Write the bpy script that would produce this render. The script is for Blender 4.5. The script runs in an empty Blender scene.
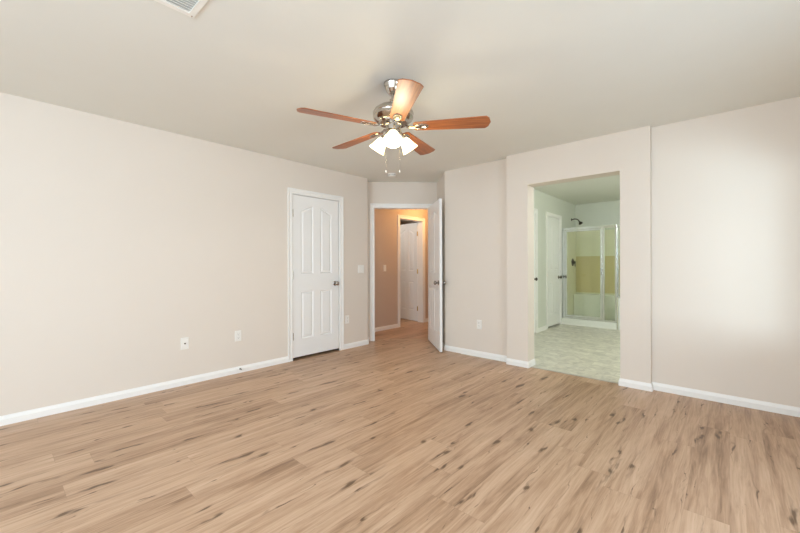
import bpy, bmesh, math, random
from mathutils import Vector, Matrix

random.seed(7)
S = bpy.context.scene
COL = S.collection
PI = math.pi

# ------------------------------------------------------------------ camera
cam_data = bpy.data.cameras.new('camera')
cam = bpy.data.objects.new('camera', cam_data)
COL.objects.link(cam)
cam_data.sensor_fit = 'HORIZONTAL'
cam_data.sensor_width = 36.0
cam_data.lens = 36.0 * 366.325 / 800.0
cam_data.shift_y = -1.73 / 800.0
cam_data.clip_start = 0.05
YAW = 0.7319
cam.matrix_world = (Matrix.Translation((0, 0, 1.168)) @ Matrix.Rotation(YAW, 4, 'Z')
                    @ Matrix.Rotation(PI / 2, 4, 'X') @ Matrix.Rotation(-0.003, 4, 'Z'))
S.camera = cam

# ------------------------------------------------------------------ world, lights, exposure
S.view_settings.view_transform = 'Standard'
S.view_settings.look = 'None'
S.view_settings.exposure = 0.0
S.view_settings.gamma = 1.0
S.view_settings.use_curve_mapping = False
S.cycles.max_bounces = 16
S.cycles.diffuse_bounces = 10
S.cycles.glossy_bounces = 6
S.cycles.transparent_max_bounces = 16
S.cycles.caustics_reflective = False
S.cycles.caustics_refractive = False
S.cycles.sample_clamp_indirect = 6.0

world = bpy.data.worlds.new('World')
S.world = world
world.use_nodes = True
wb = world.node_tree.nodes['Background']
wb.inputs[0].default_value = (0.86, 0.93, 1.0, 1)
wb.inputs[1].default_value = 1.8


def area_light(name, loc, target, sx, sy, power, color=(1, 1, 1), spread=180):
    d = bpy.data.lights.new(name, 'AREA')
    d.shape = 'RECTANGLE'
    d.size = sx
    d.size_y = sy
    d.energy = power
    d.color = color
    d.spread = math.radians(spread)
    o = bpy.data.objects.new(name, d)
    COL.objects.link(o)
    o.location = loc
    o.rotation_euler = (Vector(target) - Vector(loc)).to_track_quat('-Z', 'Y').to_euler()
    return o


XR = 0.95      # right wall plane
YB = -2.6      # back wall plane
# daylight entering through the bedroom windows (sky side, just outside the panes)
DAY = (0.79, 0.95, 1.11)
area_light('window_daylight', (XR + 0.22, -1.20, 1.30), (XR - 1, -1.20, 1.30), 2.0, 1.5, 70, DAY)
area_light('window_daylight', (XR + 0.22, 1.98, 1.10), (XR - 1, 1.98, 1.10), 0.95, 0.95, 24, DAY)
area_light('window_daylight', (-2.6, YB - 0.22, 1.40), (-2.6, YB + 1, 1.40), 1.4, 1.3, 8, DAY)
area_light('window_daylight', (-0.6, YB - 0.22, 1.40), (-0.6, YB + 1, 1.40), 1.4, 1.3, 119, DAY)
# added bounce lamp beyond the small side window, throwing the soft far wall patch
area_light('added_bounce_lamp', (2.40, -1.40, 0.75), (0.95, 2.0, 1.1), 0.75, 0.50, 16, (0.80, 1.0, 1.12), 54)


def point_light(name, loc, power, color, r=0.05):
    d = bpy.data.lights.new(name, 'POINT')
    d.energy = power
    d.color = color
    d.shadow_soft_size = r
    o = bpy.data.objects.new(name, d)
    COL.objects.link(o)
    o.location = loc
    return o


# ------------------------------------------------------------------ material helpers
def new_mat(name):
    m = bpy.data.materials.new(name)
    m.use_nodes = True
    nt = m.node_tree
    b = nt.nodes['Principled BSDF']
    return m, nt, b


def N(nt, typ, **kw):
    n = nt.nodes.new(typ)
    for k, v in kw.items():
        setattr(n, k, v)
    return n


def L(nt, a, b):
    nt.links.new(a, b)


def math_node(nt, op, a, b=None, c=None, clamp=False):
    n = N(nt, 'ShaderNodeMath', operation=op, use_clamp=clamp)
    for i, v in enumerate((a, b, c)):
        if v is None:
            continue
        if isinstance(v, (int, float)):
            n.inputs[i].default_value = v
        else:
            L(nt, v, n.inputs[i])
    return n.outputs[0]


def plain(name, color, rough=0.5, metal=0.0, noise_scale=40.0, vary=0.02, bump=0.0, bump_scale=200.0, coat=0.0, spec=None, emit=None, emit_s=0.0):
    """Principled surface whose colour and roughness wander a little with procedural noise."""
    m, nt, b = new_mat(name)
    tc = N(nt, 'ShaderNodeTexCoord')
    nz = N(nt, 'ShaderNodeTexNoise')
    nz.inputs['Scale'].default_value = noise_scale
    nz.inputs['Detail'].default_value = 3
    L(nt, tc.outputs['Object'], nz.inputs['Vector'])
    mx = N(nt, 'ShaderNodeMix', data_type='RGBA')
    mx.inputs[6].default_value = (*[max(0, c * (1 - vary)) for c in color], 1)
    mx.inputs[7].default_value = (*[min(1, c * (1 + vary)) for c in color], 1)
    L(nt, nz.outputs['Fac'], mx.inputs[0])
    L(nt, mx.outputs[2], b.inputs['Base Color'])
    b.inputs['Roughness'].default_value = rough
    b.inputs['Metallic'].default_value = metal
    if spec is not None:
        b.inputs['Specular IOR Level'].default_value = spec
    if coat:
        b.inputs['Coat Weight'].default_value = coat
        b.inputs['Coat Roughness'].default_value = 0.15
    if bump:
        n2 = N(nt, 'ShaderNodeTexNoise')
        n2.inputs['Scale'].default_value = bump_scale
        n2.inputs['Detail'].default_value = 4
        L(nt, tc.outputs['Object'], n2.inputs['Vector'])
        bp = N(nt, 'ShaderNodeBump')
        bp.inputs['Strength'].default_value = bump
        bp.inputs['Distance'].default_value = 0.002
        L(nt, n2.outputs['Fac'], bp.inputs['Height'])
        L(nt, bp.outputs['Normal'], b.inputs['Normal'])
    if emit:
        b.inputs['Emission Color'].default_value = (*emit, 1)
        b.inputs['Emission Strength'].default_value = emit_s
    return m


def wood_floor():
    m, nt, b = new_mat('plank_floor')
    tc = N(nt, 'ShaderNodeTexCoord')
    sp = N(nt, 'ShaderNodeSeparateXYZ')
    L(nt, tc.outputs['Object'], sp.inputs[0])
    X, Y = sp.outputs[0], sp.outputs[1]
    W, LEN = 0.165, 1.22
    xr = math_node(nt, 'DIVIDE', X, W)
    row = math_node(nt, 'FLOOR', xr)
    wn = N(nt, 'ShaderNodeTexWhiteNoise', noise_dimensions='1D')
    L(nt, row, wn.inputs['W'])
    yo = math_node(nt, 'ADD', math_node(nt, 'DIVIDE', Y, LEN), math_node(nt, 'MULTIPLY', wn.outputs['Value'], 7.3))
    coln = math_node(nt, 'FLOOR', yo)
    cv = N(nt, 'ShaderNodeCombineXYZ')
    L(nt, row, cv.inputs[0])
    L(nt, coln, cv.inputs[1])
    wn2 = N(nt, 'ShaderNodeTexWhiteNoise', noise_dimensions='3D')
    L(nt, cv.outputs[0], wn2.inputs['Vector'])
    R1 = wn2.outputs['Value']

    def noise(sx, sy, detail=3, rough=0.55, dist=0.0, off=0.0):
        c = N(nt, 'ShaderNodeCombineXYZ')
        L(nt, math_node(nt, 'MULTIPLY', X, sx), c.inputs[0])
        L(nt, math_node(nt, 'MULTIPLY', Y, sy), c.inputs[1])
        L(nt, math_node(nt, 'MULTIPLY_ADD', R1, 37.0, off), c.inputs[2])
        n = N(nt, 'ShaderNodeTexNoise')
        n.inputs['Scale'].default_value = 1.0
        n.inputs['Detail'].default_value = detail
        n.inputs['Roughness'].default_value = rough
        n.inputs['Distortion'].default_value = dist
        L(nt, c.outputs[0], n.inputs['Vector'])
        return n.outputs['Fac']

    big = noise(9, 0.9, 3, 0.5, 0.6)
    mid = noise(30, 2.0, 5, 0.65, 1.0, 3.1)
    fine = noise(150, 5, 3, 0.6, 0.2, 5.7)
    tone = math_node(nt, 'ADD', math_node(nt, 'MULTIPLY', big, 0.32),
                     math_node(nt, 'ADD', math_node(nt, 'MULTIPLY', mid, 0.50), math_node(nt, 'MULTIPLY', fine, 0.18)))
    tone = math_node(nt, 'ADD', tone, math_node(nt, 'MULTIPLY_ADD', R1, 0.09, -0.045))
    cr = N(nt, 'ShaderNodeValToRGB')
    e = cr.color_ramp.elements
    e[0].position, e[0].color = 0.33, (0.252, 0.147, 0.086, 1)
    e[1].position, e[1].color = 0.65, (0.627, 0.446, 0.316, 1)
    k = cr.color_ramp.elements.new(0.435); k.color = (0.420, 0.266, 0.167, 1)
    k = cr.color_ramp.elements.new(0.53); k.color = (0.532, 0.356, 0.237, 1)
    L(nt, tone, cr.inputs[0])
    # knots and mineral streaks: long dark flecks lying along the grain
    c = N(nt, 'ShaderNodeCombineXYZ')
    wob = math_node(nt, 'MULTIPLY', noise(14, 5, 2, 0.5, 0, 9.0), 0.9)
    L(nt, math_node(nt, 'ADD', math_node(nt, 'MULTIPLY', X, 11.0), wob), c.inputs[0])
    L(nt, math_node(nt, 'ADD', math_node(nt, 'MULTIPLY', Y, 2.3), wob), c.inputs[1])
    vo = N(nt, 'ShaderNodeTexVoronoi', voronoi_dimensions='2D')
    vo.inputs['Scale'].default_value = 1.0
    L(nt, c.outputs[0], vo.inputs['Vector'])
    rnd = N(nt, 'ShaderNodeSeparateColor')
    L(nt, vo.outputs['Color'], rnd.inputs[0])
    size = math_node(nt, 'MULTIPLY', math_node(nt, 'POWER', rnd.outputs[0], 2.0), 0.24)
    dd = math_node(nt, 'ADD', vo.outputs['Distance'], math_node(nt, 'MULTIPLY_ADD', fine, 0.16, -0.08))
    kn = math_node(nt, 'SUBTRACT', 1.0, math_node(nt, 'DIVIDE', dd, math_node(nt, 'ADD', size, 0.001)), clamp=True)
    kn = math_node(nt, 'MULTIPLY', kn, 1.6, clamp=True)
    # darker grain trailing away from each knot
    ps = N(nt, 'ShaderNodeSeparateXYZ')
    L(nt, vo.outputs['Position'], ps.inputs[0])
    cs = N(nt, 'ShaderNodeSeparateXYZ')
    L(nt, c.outputs[0], cs.inputs[0])
    ddx = math_node(nt, 'ABSOLUTE', math_node(nt, 'SUBTRACT', cs.outputs[0], ps.outputs[0]))
    ddy = math_node(nt, 'ABSOLUTE', math_node(nt, 'SUBTRACT', cs.outputs[1], ps.outputs[1]))
    tl = math_node(nt, 'SUBTRACT', 1.0, math_node(nt, 'DIVIDE', math_node(nt, 'ADD', ddx, math_node(nt, 'MULTIPLY_ADD', fine, 0.10, -0.05)), math_node(nt, 'MULTIPLY_ADD', size, 0.55, 0.001)), clamp=True)
    tl = math_node(nt, 'MULTIPLY', tl, math_node(nt, 'SUBTRACT', 1.0, math_node(nt, 'MULTIPLY', ddy, 1.5), clamp=True))
    # thin dark mineral lines
    st = noise(30, 1.5, 2, 0.5, 0.4, 14.0)
    st = math_node(nt, 'MULTIPLY', math_node(nt, 'SUBTRACT', st, 0.66), 5.0, clamp=True)
    dark = math_node(nt, 'MAXIMUM', math_node(nt, 'MAXIMUM', kn, math_node(nt, 'MULTIPLY', tl, 0.6)), math_node(nt, 'MULTIPLY', st, 0.55))
    mx = N(nt, 'ShaderNodeMix', data_type='RGBA')
    L(nt, math_node(nt, 'MULTIPLY', dark, 0.85), mx.inputs[0])
    L(nt, cr.outputs[0], mx.inputs[6])
    mx.inputs[7].default_value = (0.085, 0.042, 0.018, 1)
    # seams
    fx = math_node(nt, 'FRACT', xr)
    fy = math_node(nt, 'FRACT', yo)
    sx = math_node(nt, 'LESS_THAN', math_node(nt, 'MINIMUM', fx, math_node(nt, 'SUBTRACT', 1.0, fx)), 0.006)
    sy = math_node(nt, 'LESS_THAN', math_node(nt, 'MINIMUM', fy, math_node(nt, 'SUBTRACT', 1.0, fy)), 0.0010)
    seam = math_node(nt, 'MAXIMUM', sx, sy)
    mx2 = N(nt, 'ShaderNodeMix', data_type='RGBA')
    L(nt, math_node(nt, 'MULTIPLY', seam, 0.22), mx2.inputs[0])
    L(nt, mx.outputs[2], mx2.inputs[6])
    mx2.inputs[7].default_value = (0.16, 0.095, 0.06, 1)
    L(nt, mx2.outputs[2], b.inputs['Base Color'])
    L(nt, math_node(nt, 'MULTIPLY_ADD', mid, 0.16, 0.30), b.inputs['Roughness'])
    b.inputs['Specular IOR Level'].default_value = 0.36
    bp = N(nt, 'ShaderNodeBump')
    bp.inputs['Strength'].default_value = 0.12
    bp.inputs['Distance'].default_value = 0.001
    L(nt, math_node(nt, 'SUBTRACT', fine, math_node(nt, 'MULTIPLY', seam, 1.0)), bp.inputs['Height'])
    L(nt, bp.outputs['Normal'], b.inputs['Normal'])
    return m


def vinyl_tile():
    m, nt, b = new_mat('bath_vinyl')
    tc = N(nt, 'ShaderNodeTexCoord')
    mp = N(nt, 'ShaderNodeMapping')
    mp.inputs['Rotation'].default_value = (0, 0, 0.0)
    L(nt, tc.outputs['Object'], mp.inputs[0])
    br = N(nt, 'ShaderNodeTexBrick')
    br.offset = 0.5
    br.inputs['Scale'].default_value = 1.0
    br.inputs['Brick Width'].default_value = 0.30
    br.inputs['Row Height'].default_value = 0.15
    br.inputs['Mortar Size'].default_value = 0.003
    br.inputs['Color1'].default_value = (0.62, 0.60, 0.53, 1)
    br.inputs['Color2'].default_value = (0.72, 0.70, 0.63, 1)
    br.inputs['Mortar'].default_value = (0.52, 0.50, 0.44, 1)
    L(nt, mp.outputs[0], br.inputs['Vector'])
    nz = N(nt, 'ShaderNodeTexNoise')
    nz.inputs['Scale'].default_value = 9.0
    nz.inputs['Detail'].default_value = 6
    nz.inputs['Distortion'].default_value = 1.2
    L(nt, tc.outputs['Object'], nz.inputs['Vector'])
    cr = N(nt, 'ShaderNodeValToRGB')
    cr.color_ramp.elements[0].position = 0.35
    cr.color_ramp.elements[0].color = (0.80, 0.80, 0.80, 1)
    cr.color_ramp.elements[1].position = 0.65
    cr.color_ramp.elements[1].color = (1.08, 1.08, 1.06, 1)
    L(nt, nz.outputs['Fac'], cr.inputs[0])
    mx = N(nt, 'ShaderNodeMix', data_type='RGBA', blend_type='MULTIPLY')
    mx.inputs[0].default_value = 1.0
    L(nt, br.outputs['Color'], mx.inputs[6])
    L(nt, cr.outputs[0], mx.inputs[7])
    L(nt, mx.outputs[2], b.inputs['Base Color'])
    b.inputs['Roughness'].default_value = 0.35
    return m


def blade_wood():
    m, nt, b = new_mat('cherry_blade')
    tc = N(nt, 'ShaderNodeTexCoord')
    mp = N(nt, 'ShaderNodeMapping')
    mp.inputs['Scale'].default_value = (4, 60, 20)
    L(nt, tc.outputs['Object'], mp.inputs[0])
    nz = N(nt, 'ShaderNodeTexNoise')
    nz.inputs['Scale'].default_value = 1.0
    nz.inputs['Detail'].default_value = 4
    nz.inputs['Distortion'].default_value = 0.5
    L(nt, mp.outputs[0], nz.inputs['Vector'])
    cr = N(nt, 'ShaderNodeValToRGB')
    cr.color_ramp.elements[0].position = 0.3
    cr.color_ramp.elements[0].color = (0.22, 0.060, 0.016, 1)
    cr.color_ramp.elements[1].position = 0.72
    cr.color_ramp.elements[1].color = (0.46, 0.155, 0.045, 1)
    L(nt, nz.outputs['Fac'], cr.inputs[0])
    L(nt, cr.outputs[0], b.inputs['Base Color'])
    b.inputs['Roughness'].default_value = 0.42
    b.inputs['Specular IOR Level'].default_value = 0.3
    b.inputs['Coat Weight'].default_value = 0.42
    b.inputs['Coat Roughness'].default_value = 0.36
    return m


def glass_mat(name, tint, gloss=0.10):
    m = bpy.data.materials.new(name)
    m.use_nodes = True
    nt = m.node_tree
    nt.nodes.clear()
    out = N(nt, 'ShaderNodeOutputMaterial')
    tr = N(nt, 'ShaderNodeBsdfTransparent')
    tr.inputs[0].default_value = (*tint, 1)
    gl = N(nt, 'ShaderNodeBsdfGlossy')
    gl.inputs['Roughness'].default_value = 0.03
    gl.inputs['Color'].default_value = (0.95, 1, 0.97, 1)
    lw = N(nt, 'ShaderNodeLayerWeight')
    lw.inputs['Blend'].default_value = 0.5
    nz = N(nt, 'ShaderNodeTexNoise')
    nz.inputs['Scale'].default_value = 6.0
    mul = math_node(nt, 'MULTIPLY_ADD', math_node(nt, 'POWER', lw.outputs['Facing'], 5.0), 0.6, gloss)
    mul = math_node(nt, 'MULTIPLY', mul, math_node(nt, 'MULTIPLY_ADD', nz.outputs['Fac'], 0.3, 0.85), clamp=True)
    ms = N(nt, 'ShaderNodeMixShader')
    L(nt, mul, ms.inputs[0])
    L(nt, tr.outputs[0], ms.inputs[1])
    L(nt, gl.outputs[0], ms.inputs[2])
    L(nt, ms.outputs[0], out.inputs[0])
    return m


M_WALL = plain('greige_wall_paint', (0.75, 0.69, 0.62), 0.75, vary=0.012, noise_scale=3, bump=0.10, bump_scale=90, spec=0.25)
M_CEIL = plain('ceiling_paint', (0.79, 0.80, 0.755), 0.9, vary=0.015, noise_scale=4, bump=0.18, bump_scale=60, spec=0.15)
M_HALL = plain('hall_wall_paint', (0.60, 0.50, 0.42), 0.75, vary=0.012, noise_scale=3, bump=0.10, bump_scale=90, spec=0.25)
M_BATH = plain('bath_wall_paint', (0.68, 0.71, 0.65), 0.55, vary=0.012, noise_scale=3, bump=0.08, bump_scale=90, spec=0.3)
M_BATHC = plain('bath_ceiling_paint', (0.76, 0.77, 0.72), 0.8, vary=0.012, noise_scale=3, bump=0.1, bump_scale=60)
M_TRIM = plain('white_trim_paint', (0.88, 0.885, 0.87), 0.35, vary=0.01)
M_DOOR = plain('white_door_paint', (0.88, 0.89, 0.885), 0.40, vary=0.01, bump=0.03, bump_scale=120)
M_PLATE = plain('white_plate_plastic', (0.85, 0.84, 0.80), 0.3, vary=0.01)
M_DARK = plain('dark_slot', (0.03, 0.03, 0.03), 0.6)
M_NICKEL = plain('brushed_nickel', (0.54, 0.50, 0.45), 0.16, 1.0, noise_scale=120, vary=0.05)
M_KNOB = plain('aged_nickel', (0.36, 0.33, 0.30), 0.25, 1.0, noise_scale=120, vary=0.05)
M_BRONZE = plain('dark_bronze', (0.09, 0.075, 0.06), 0.35, 0.8, noise_scale=80, vary=0.1)
M_BRASS = plain('polished_brass', (0.72, 0.50, 0.14), 0.25, 1.0, noise_scale=90, vary=0.05)
M_CHROME = plain('shower_chrome', (0.80, 0.82, 0.82), 0.16, 1.0, noise_scale=90, vary=0.03)
M_FLOOR = wood_floor()
M_VINYL = vinyl_tile()
M_BLADE = blade_wood()
M_GLASS = glass_mat('shower_glass', (0.97, 0.985, 0.945), 0.03)
M_PANE = glass_mat('window_glass', (0.97, 0.98, 0.98), 0.02)
M_SURR = plain('cream_shower_surround', (0.84, 0.82, 0.66), 0.25, vary=0.02, noise_scale=5)
M_BAND = plain('tan_shower_recess', (0.68, 0.58, 0.32), 0.3, vary=0.03, noise_scale=5)
M_ACRYL = plain('white_acrylic', (0.84, 0.85, 0.80), 0.22, vary=0.01)
M_SHADE = plain('frosted_shade_glow', (0.95, 0.93, 0.88), 0.3, vary=0.01, emit=(1.0, 0.80, 0.36), emit_s=7.0)
M_LENS = plain('glowing_lamp_lens', (0.95, 0.93, 0.9), 0.4, emit=(1.0, 0.98, 0.88), emit_s=3.0)
M_STRIP = plain('metal_threshold_strip', (0.60, 0.57, 0.52), 0.4, 0.6, noise_scale=60, vary=0.05)
M_WSTRIP = plain('wood_threshold_strip', (0.52, 0.37, 0.25), 0.4, noise_scale=30, vary=0.08)
M_VENT = plain('vent_white_enamel', (0.90, 0.90, 0.86), 0.4, vary=0.01)
M_VENTG = plain('vent_shadowed_duct', (0.55, 0.55, 0.53), 0.7, vary=0.02)


# ------------------------------------------------------------------ mesh helpers
def finish(name, bm, mat, parent=None, smooth=None, bevel=0.0, seg=2):
    bmesh.ops.remove_doubles(bm, verts=bm.verts, dist=1e-6)
    bmesh.ops.recalc_face_normals(bm, faces=bm.faces)
    me = bpy.data.meshes.new(name)
    bm.to_mesh(me)
    bm.free()
    o = bpy.data.objects.new(name, me)
    COL.objects.link(o)
    if isinstance(mat, (list, tuple)):
        for q in mat:
            me.materials.append(q)
    else:
        me.materials.append(mat)
    if parent is not None:
        o.parent = parent
    if smooth is not None:
        for p in me.polygons:
            p.use_smooth = True
        me.set_sharp_from_angle(angle=math.radians(smooth))
    if bevel:
        b = o.modifiers.new('edge', 'BEVEL')
        b.width = bevel
        b.segments = seg
        b.limit_method = 'ANGLE'
        b.angle_limit = math.radians(40)
    return o


def tag(o, label, cat, group=None, kind=None):
    o['label'] = label
    o['category'] = cat
    if group:
        o['group'] = group
    if kind:
        o['kind'] = kind
    return o


def empty(name, loc, rz=0.0):
    o = bpy.data.objects.new(name, None)
    o.empty_display_size = 0.1
    COL.objects.link(o)
    o.location = loc
    o.rotation_euler = (0, 0, rz)
    return o


def box(bm, x0, x1, y0, y1, z0, z1, mtx=None):
    vs = [Vector((x, y, z)) for x in (x0, x1) for y in (y0, y1) for z in (z0, z1)]
    if mtx is not None:
        vs = [mtx @ v for v in vs]
    v = [bm.verts.new(q) for q in vs]
    for f in ((0, 1, 3, 2), (4, 6, 7, 5), (0, 4, 5, 1), (2, 3, 7, 6), (0, 2, 6, 4), (1, 5, 7, 3)):
        bm.faces.new([v[i] for i in f])


def prism(bm, poly, z0, z1):
    a = [bm.verts.new((x, y, z0)) for x, y in poly]
    b = [bm.verts.new((x, y, z1)) for x, y in poly]
    n = len(poly)
    bm.faces.new(a[::-1])
    bm.faces.new(b)
    for i in range(n):
        j = (i + 1) % n
        bm.faces.new([a[i], a[j], b[j], b[i]])


def frame_from(axis):
    axis = Vector(axis).normalized()
    ref = Vector((0, 0, 1)) if abs(axis.z) < 0.9 else Vector((1, 0, 0))
    u = axis.cross(ref).normalized()
    v = axis.cross(u).normalized()
    return axis, u, v


def lathe(bm, prof, origin, axis=(0, 0, 1), seg=32, close=True):
    """prof: list of (radius, distance along axis)."""
    ax, u, v = frame_from(axis)
    o = Vector(origin)
    rings = []
    for r, h in prof:
        if r < 1e-6:
            rings.append([bm.verts.new(o + ax * h)])
        else:
            rings.append([bm.verts.new(o + ax * h + (u * math.cos(2 * PI * i / seg) + v * math.sin(2 * PI * i / seg)) * r) for i in range(seg)])
    for a, b in zip(rings, rings[1:]):
        for i in range(seg):
            j = (i + 1) % seg
            if len(a) == 1 and len(b) == 1:
                continue
            if len(a) == 1:
                bm.faces.new([a[0], b[j], b[i]])
            elif len(b) == 1:
                bm.faces.new([a[i], a[j], b[0]])
            else:
                bm.faces.new([a[i], a[j], b[j], b[i]])
    if close:
        for rg in (rings[0], rings[-1]):
            if len(rg) > 2:
                bm.faces.new(rg)


def tube(bm, pts, r, seg=10):
    pts = [Vector(p) for p in pts]
    rings = []
    for i, p in enumerate(pts):
        d = (pts[min(i + 1, len(pts) - 1)] - pts[max(i - 1, 0)]).normalized()
        _, u, v = frame_from(d)
        rr = r[i] if isinstance(r, (list, tuple)) else r
        rings.append([bm.verts.new(p + (u * math.cos(2 * PI * k / seg) + v * math.sin(2 * PI * k / seg)) * rr) for k in range(seg)])
    for a, b in zip(rings, rings[1:]):
        for i in range(seg):
            j = (i + 1) % seg
            bm.faces.new([a[i], a[j], b[j], b[i]])
    bm.faces.new(rings[0])
    bm.faces.new(rings[-1])


def sweep(bm, path, nrm, prof, side=1.0):
    """Sweep a closed profile (u in the plane of the path, v along nrm) with mitred corners."""
    nrm = Vector(nrm).normalized()
    pts = [Vector(p) for p in path]
    rings = []
    for i, p in enumerate(pts):
        dirs = []
        if i > 0:
            dirs.append((p - pts[i - 1]).normalized())
        if i < len(pts) - 1:
            dirs.append((pts[i + 1] - p).normalized())
        lat = [nrm.cross(d) * side for d in dirs]
        if len(lat) == 2:
            mt = (lat[0] + lat[1]).normalized()
            mt = mt / max(0.2, mt.dot(lat[0]))
        else:
            mt = lat[0]
        rings.append([bm.verts.new(p + mt * u + nrm * v) for u, v in prof])
    n = len(prof)
    for a, b in zip(rings, rings[1:]):
        for i in range(n):
            j = (i + 1) % n
            bm.faces.new([a[i], a[j], b[j], b[i]])
    bm.faces.new(rings[0])
    bm.faces.new(rings[-1])


def offset_poly(poly, d):
    """Move a counter-clockwise 2D polygon inwards by d."""
    out = []
    n = len(poly)
    for i in range(n):
        p0, p1, p2 = Vector(poly[i - 1]), Vector(poly[i]), Vector(poly[(i + 1) % n])
        a = (p1 - p0).normalized()
        b = (p2 - p1).normalized()
        na, nb = Vector((-a.y, a.x)), Vector((-b.y, b.x))
        m = (na + nb).normalized()
        m = m / max(0.3, m.dot(na))
        out.append(tuple(p1 + m * d))
    return out


BASE_PROF = [(0, 0), (0.014, 0), (0.014, 0.044), (0.011, 0.050), (0.0095, 0.055), (0.005, 0.064), (0.004, 0.070), (0, 0.070)]
CASE_PROF = [(0, 0), (0, 0.010), (0.006, 0.014), (0.022, 0.014), (0.030, 0.010), (0.040, 0.012), (0.054, 0.018), (0.064, 0.018), (0.064, 0)]


def baseboard(name, runs, label):
    bm = bmesh.new()
    for pts in runs:
        sweep(bm, [(x, y, 0) for x, y in pts], (0, 0, 1), BASE_PROF)
    return tag(finish(name, bm, M_TRIM), label, 'baseboard', kind='structure')


def casing(name, a, b, h, nrm, label, rev=0.004, cat='door casing', both=None, jamb=0.12):
    """Door casing and jamb lining round an opening from plan point a to b (on the wall plane), height h; nrm points into the room."""
    A, B = Vector((*a, 0)), Vector((*b, 0))
    n = Vector((*nrm, 0)).normalized()
    d = (B - A).normalized()
    bm = bmesh.new()
    A2, B2 = A - d * rev, B + d * rev
    up = Vector((0, 0, 1))
    path = [A2, A2 + up * (h + rev), B2 + up * (h + rev), B2]
    side = 1.0
    if n.cross(up).dot(-d) < 0:
        side = -1.0
    sweep(bm, path, n, CASE_PROF, side)
    # jamb lining
    t = 0.018
    for (p, q) in ((A - d * t, A), (B, B + d * t)):
        pl = [p + n * 0.001, q + n * 0.001, q - n * jamb, p - n * jamb]
        prism(bm, [(v.x, v.y) for v in pl], 0, h)
    pl = [A - d * t + n * 0.001, B + d * t + n * 0.001, B + d * t - n * jamb, A - d * t - n * jamb]
    prism(bm, [(v.x, v.y) for v in pl], h, h + t)
    if both:
        path2 = [v - n * jamb for v in path]
        sweep(bm, path2, -n, CASE_PROF, -side)
    return tag(finish(name, bm, M_TRIM), label, cat, kind='structure')


# ------------------------------------------------------------------ room shell
H = 2.44
XL = -3.965
r2 = math.sqrt(0.5)


def dg(t, n):
    """Plan point on the 45-degree entry alcove: t along the door wall, n across it."""
    return ((t + n) * r2, (t - n) * r2)


DN, DB = -5.64, -5.76            # room face and hall face of the entry wall
T0, T1 = -0.090, 0.772           # entry opening
HX = -4.60                       # hall left wall face
BXL, BYB = -2.45, 8.36           # bathroom left and back wall faces
YA, YBF, YR = 4.13, 4.04, 4.11   # the three steps of the far wall
BW = 4.22                        # bathroom side of the far wall

# floors
bm = bmesh.new()
prism(bm, [(-7.4, YB - 0.15), (XR + 0.15, YB - 0.15), (XR + 0.15, 4.095), (-2.62, 4.095), (-2.62, 8.5), (-7.4, 8.5)], -0.10, 0.0)
tag(finish('floor', bm, M_FLOOR), 'rustic tan wood plank floor with dark knots through bedroom and hall', 'floor', kind='structure')
bm = bmesh.new()
box(bm, -2.62, 0.75, 4.095, 8.5, -0.10, 0.0)
tag(finish('floor_bathroom', bm, M_VINYL), 'pale grey green sheet floor of the bathroom beyond the open doorway', 'floor', kind='structure')
# ceilings
bm = bmesh.new()
prism(bm, [(-7.4, YB - 0.15), (XR + 0.15, YB - 0.15), (XR + 0.15, 4.15), (-2.62, 4.15), (-2.62, 8.5), (-7.4, 8.5)], H, H + 0.1)
tag(finish('ceiling', bm, M_CEIL), 'plain cream bedroom ceiling above the fan', 'ceiling', kind='structure')
bm = bmesh.new()
box(bm, -2.62, 0.75, 4.15, 8.5, H, H + 0.1)
tag(finish('ceiling_bathroom', bm, M_BATHC), 'pale green grey bathroom ceiling above the shower', 'ceiling', kind='structure')

# left wall with the closet doorway
CD0, CD1, CDH = 2.452, 3.166, 2.038
bm = bmesh.new()
box(bm, XL - 0.12, XL, YB, CD0, 0, H)
box(bm, XL - 0.12, XL, CD0, CD1, CDH, H)
p45 = dg(-0.187, DN)
prism(bm, [(XL, CD1), (XL, 3.70), p45, (p45[0] - 0.10, p45[1] - 0.08), (XL - 0.12, 3.60), (XL - 0.12, CD1)], 0, H)
tag(finish('wall_left', bm, M_WALL), 'long blank greige wall holding the closed closet door', 'wall', kind='structure')
bm = bmesh.new()
box(bm, XL - 0.62, XL - 0.121, CD0 - 0.05, CD0 - 0.02, 0, H - 0.01)
box(bm, XL - 0.62, XL - 0.121, CD1 + 0.02, CD1 + 0.05, 0, H - 0.01)
box(bm, XL - 0.65, XL - 0.62, CD0 - 0.05, CD1 + 0.05, 0, H - 0.01)
tag(finish('wall_closet', bm, M_HALL), 'hidden walls of the closet behind the closed door', 'wall', kind='structure')

# entry alcove
bm = bmesh.new()
prism(bm, [dg(-0.95, DN), dg(T0 - 0.018, DN), dg(T0 - 0.018, DB), dg(-0.95, DB)], 0, H)
prism(bm, [dg(T1 + 0.018, DN), dg(0.98, DN), dg(0.98, DB), dg(T1 + 0.018, DB)], 0, H)
prism(bm, [dg(T0 - 0.018, DN), dg(T1 + 0.018, DN), dg(T1 + 0.018, DB), dg(T0 - 0.018, DB)], 2.058, H)
tag(finish('wall_entry', bm, M_WALL), 'narrow angled wall around the entry doorway', 'wall', kind='structure')
TC = (-2.885 + YA) * r2          # where the alcove's right cheek stands
NA = (-2.885 - YA) * r2
bm = bmesh.new()
prism(bm, [dg(TC, DN), dg(TC, NA), (-2.885, BW + 0.03), dg(TC + 0.12, DN)], 0, H)
tag(finish('wall_entry_cheek', bm, M_WALL), 'short angled return wall behind the open entry door', 'wall', kind='structure')

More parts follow.
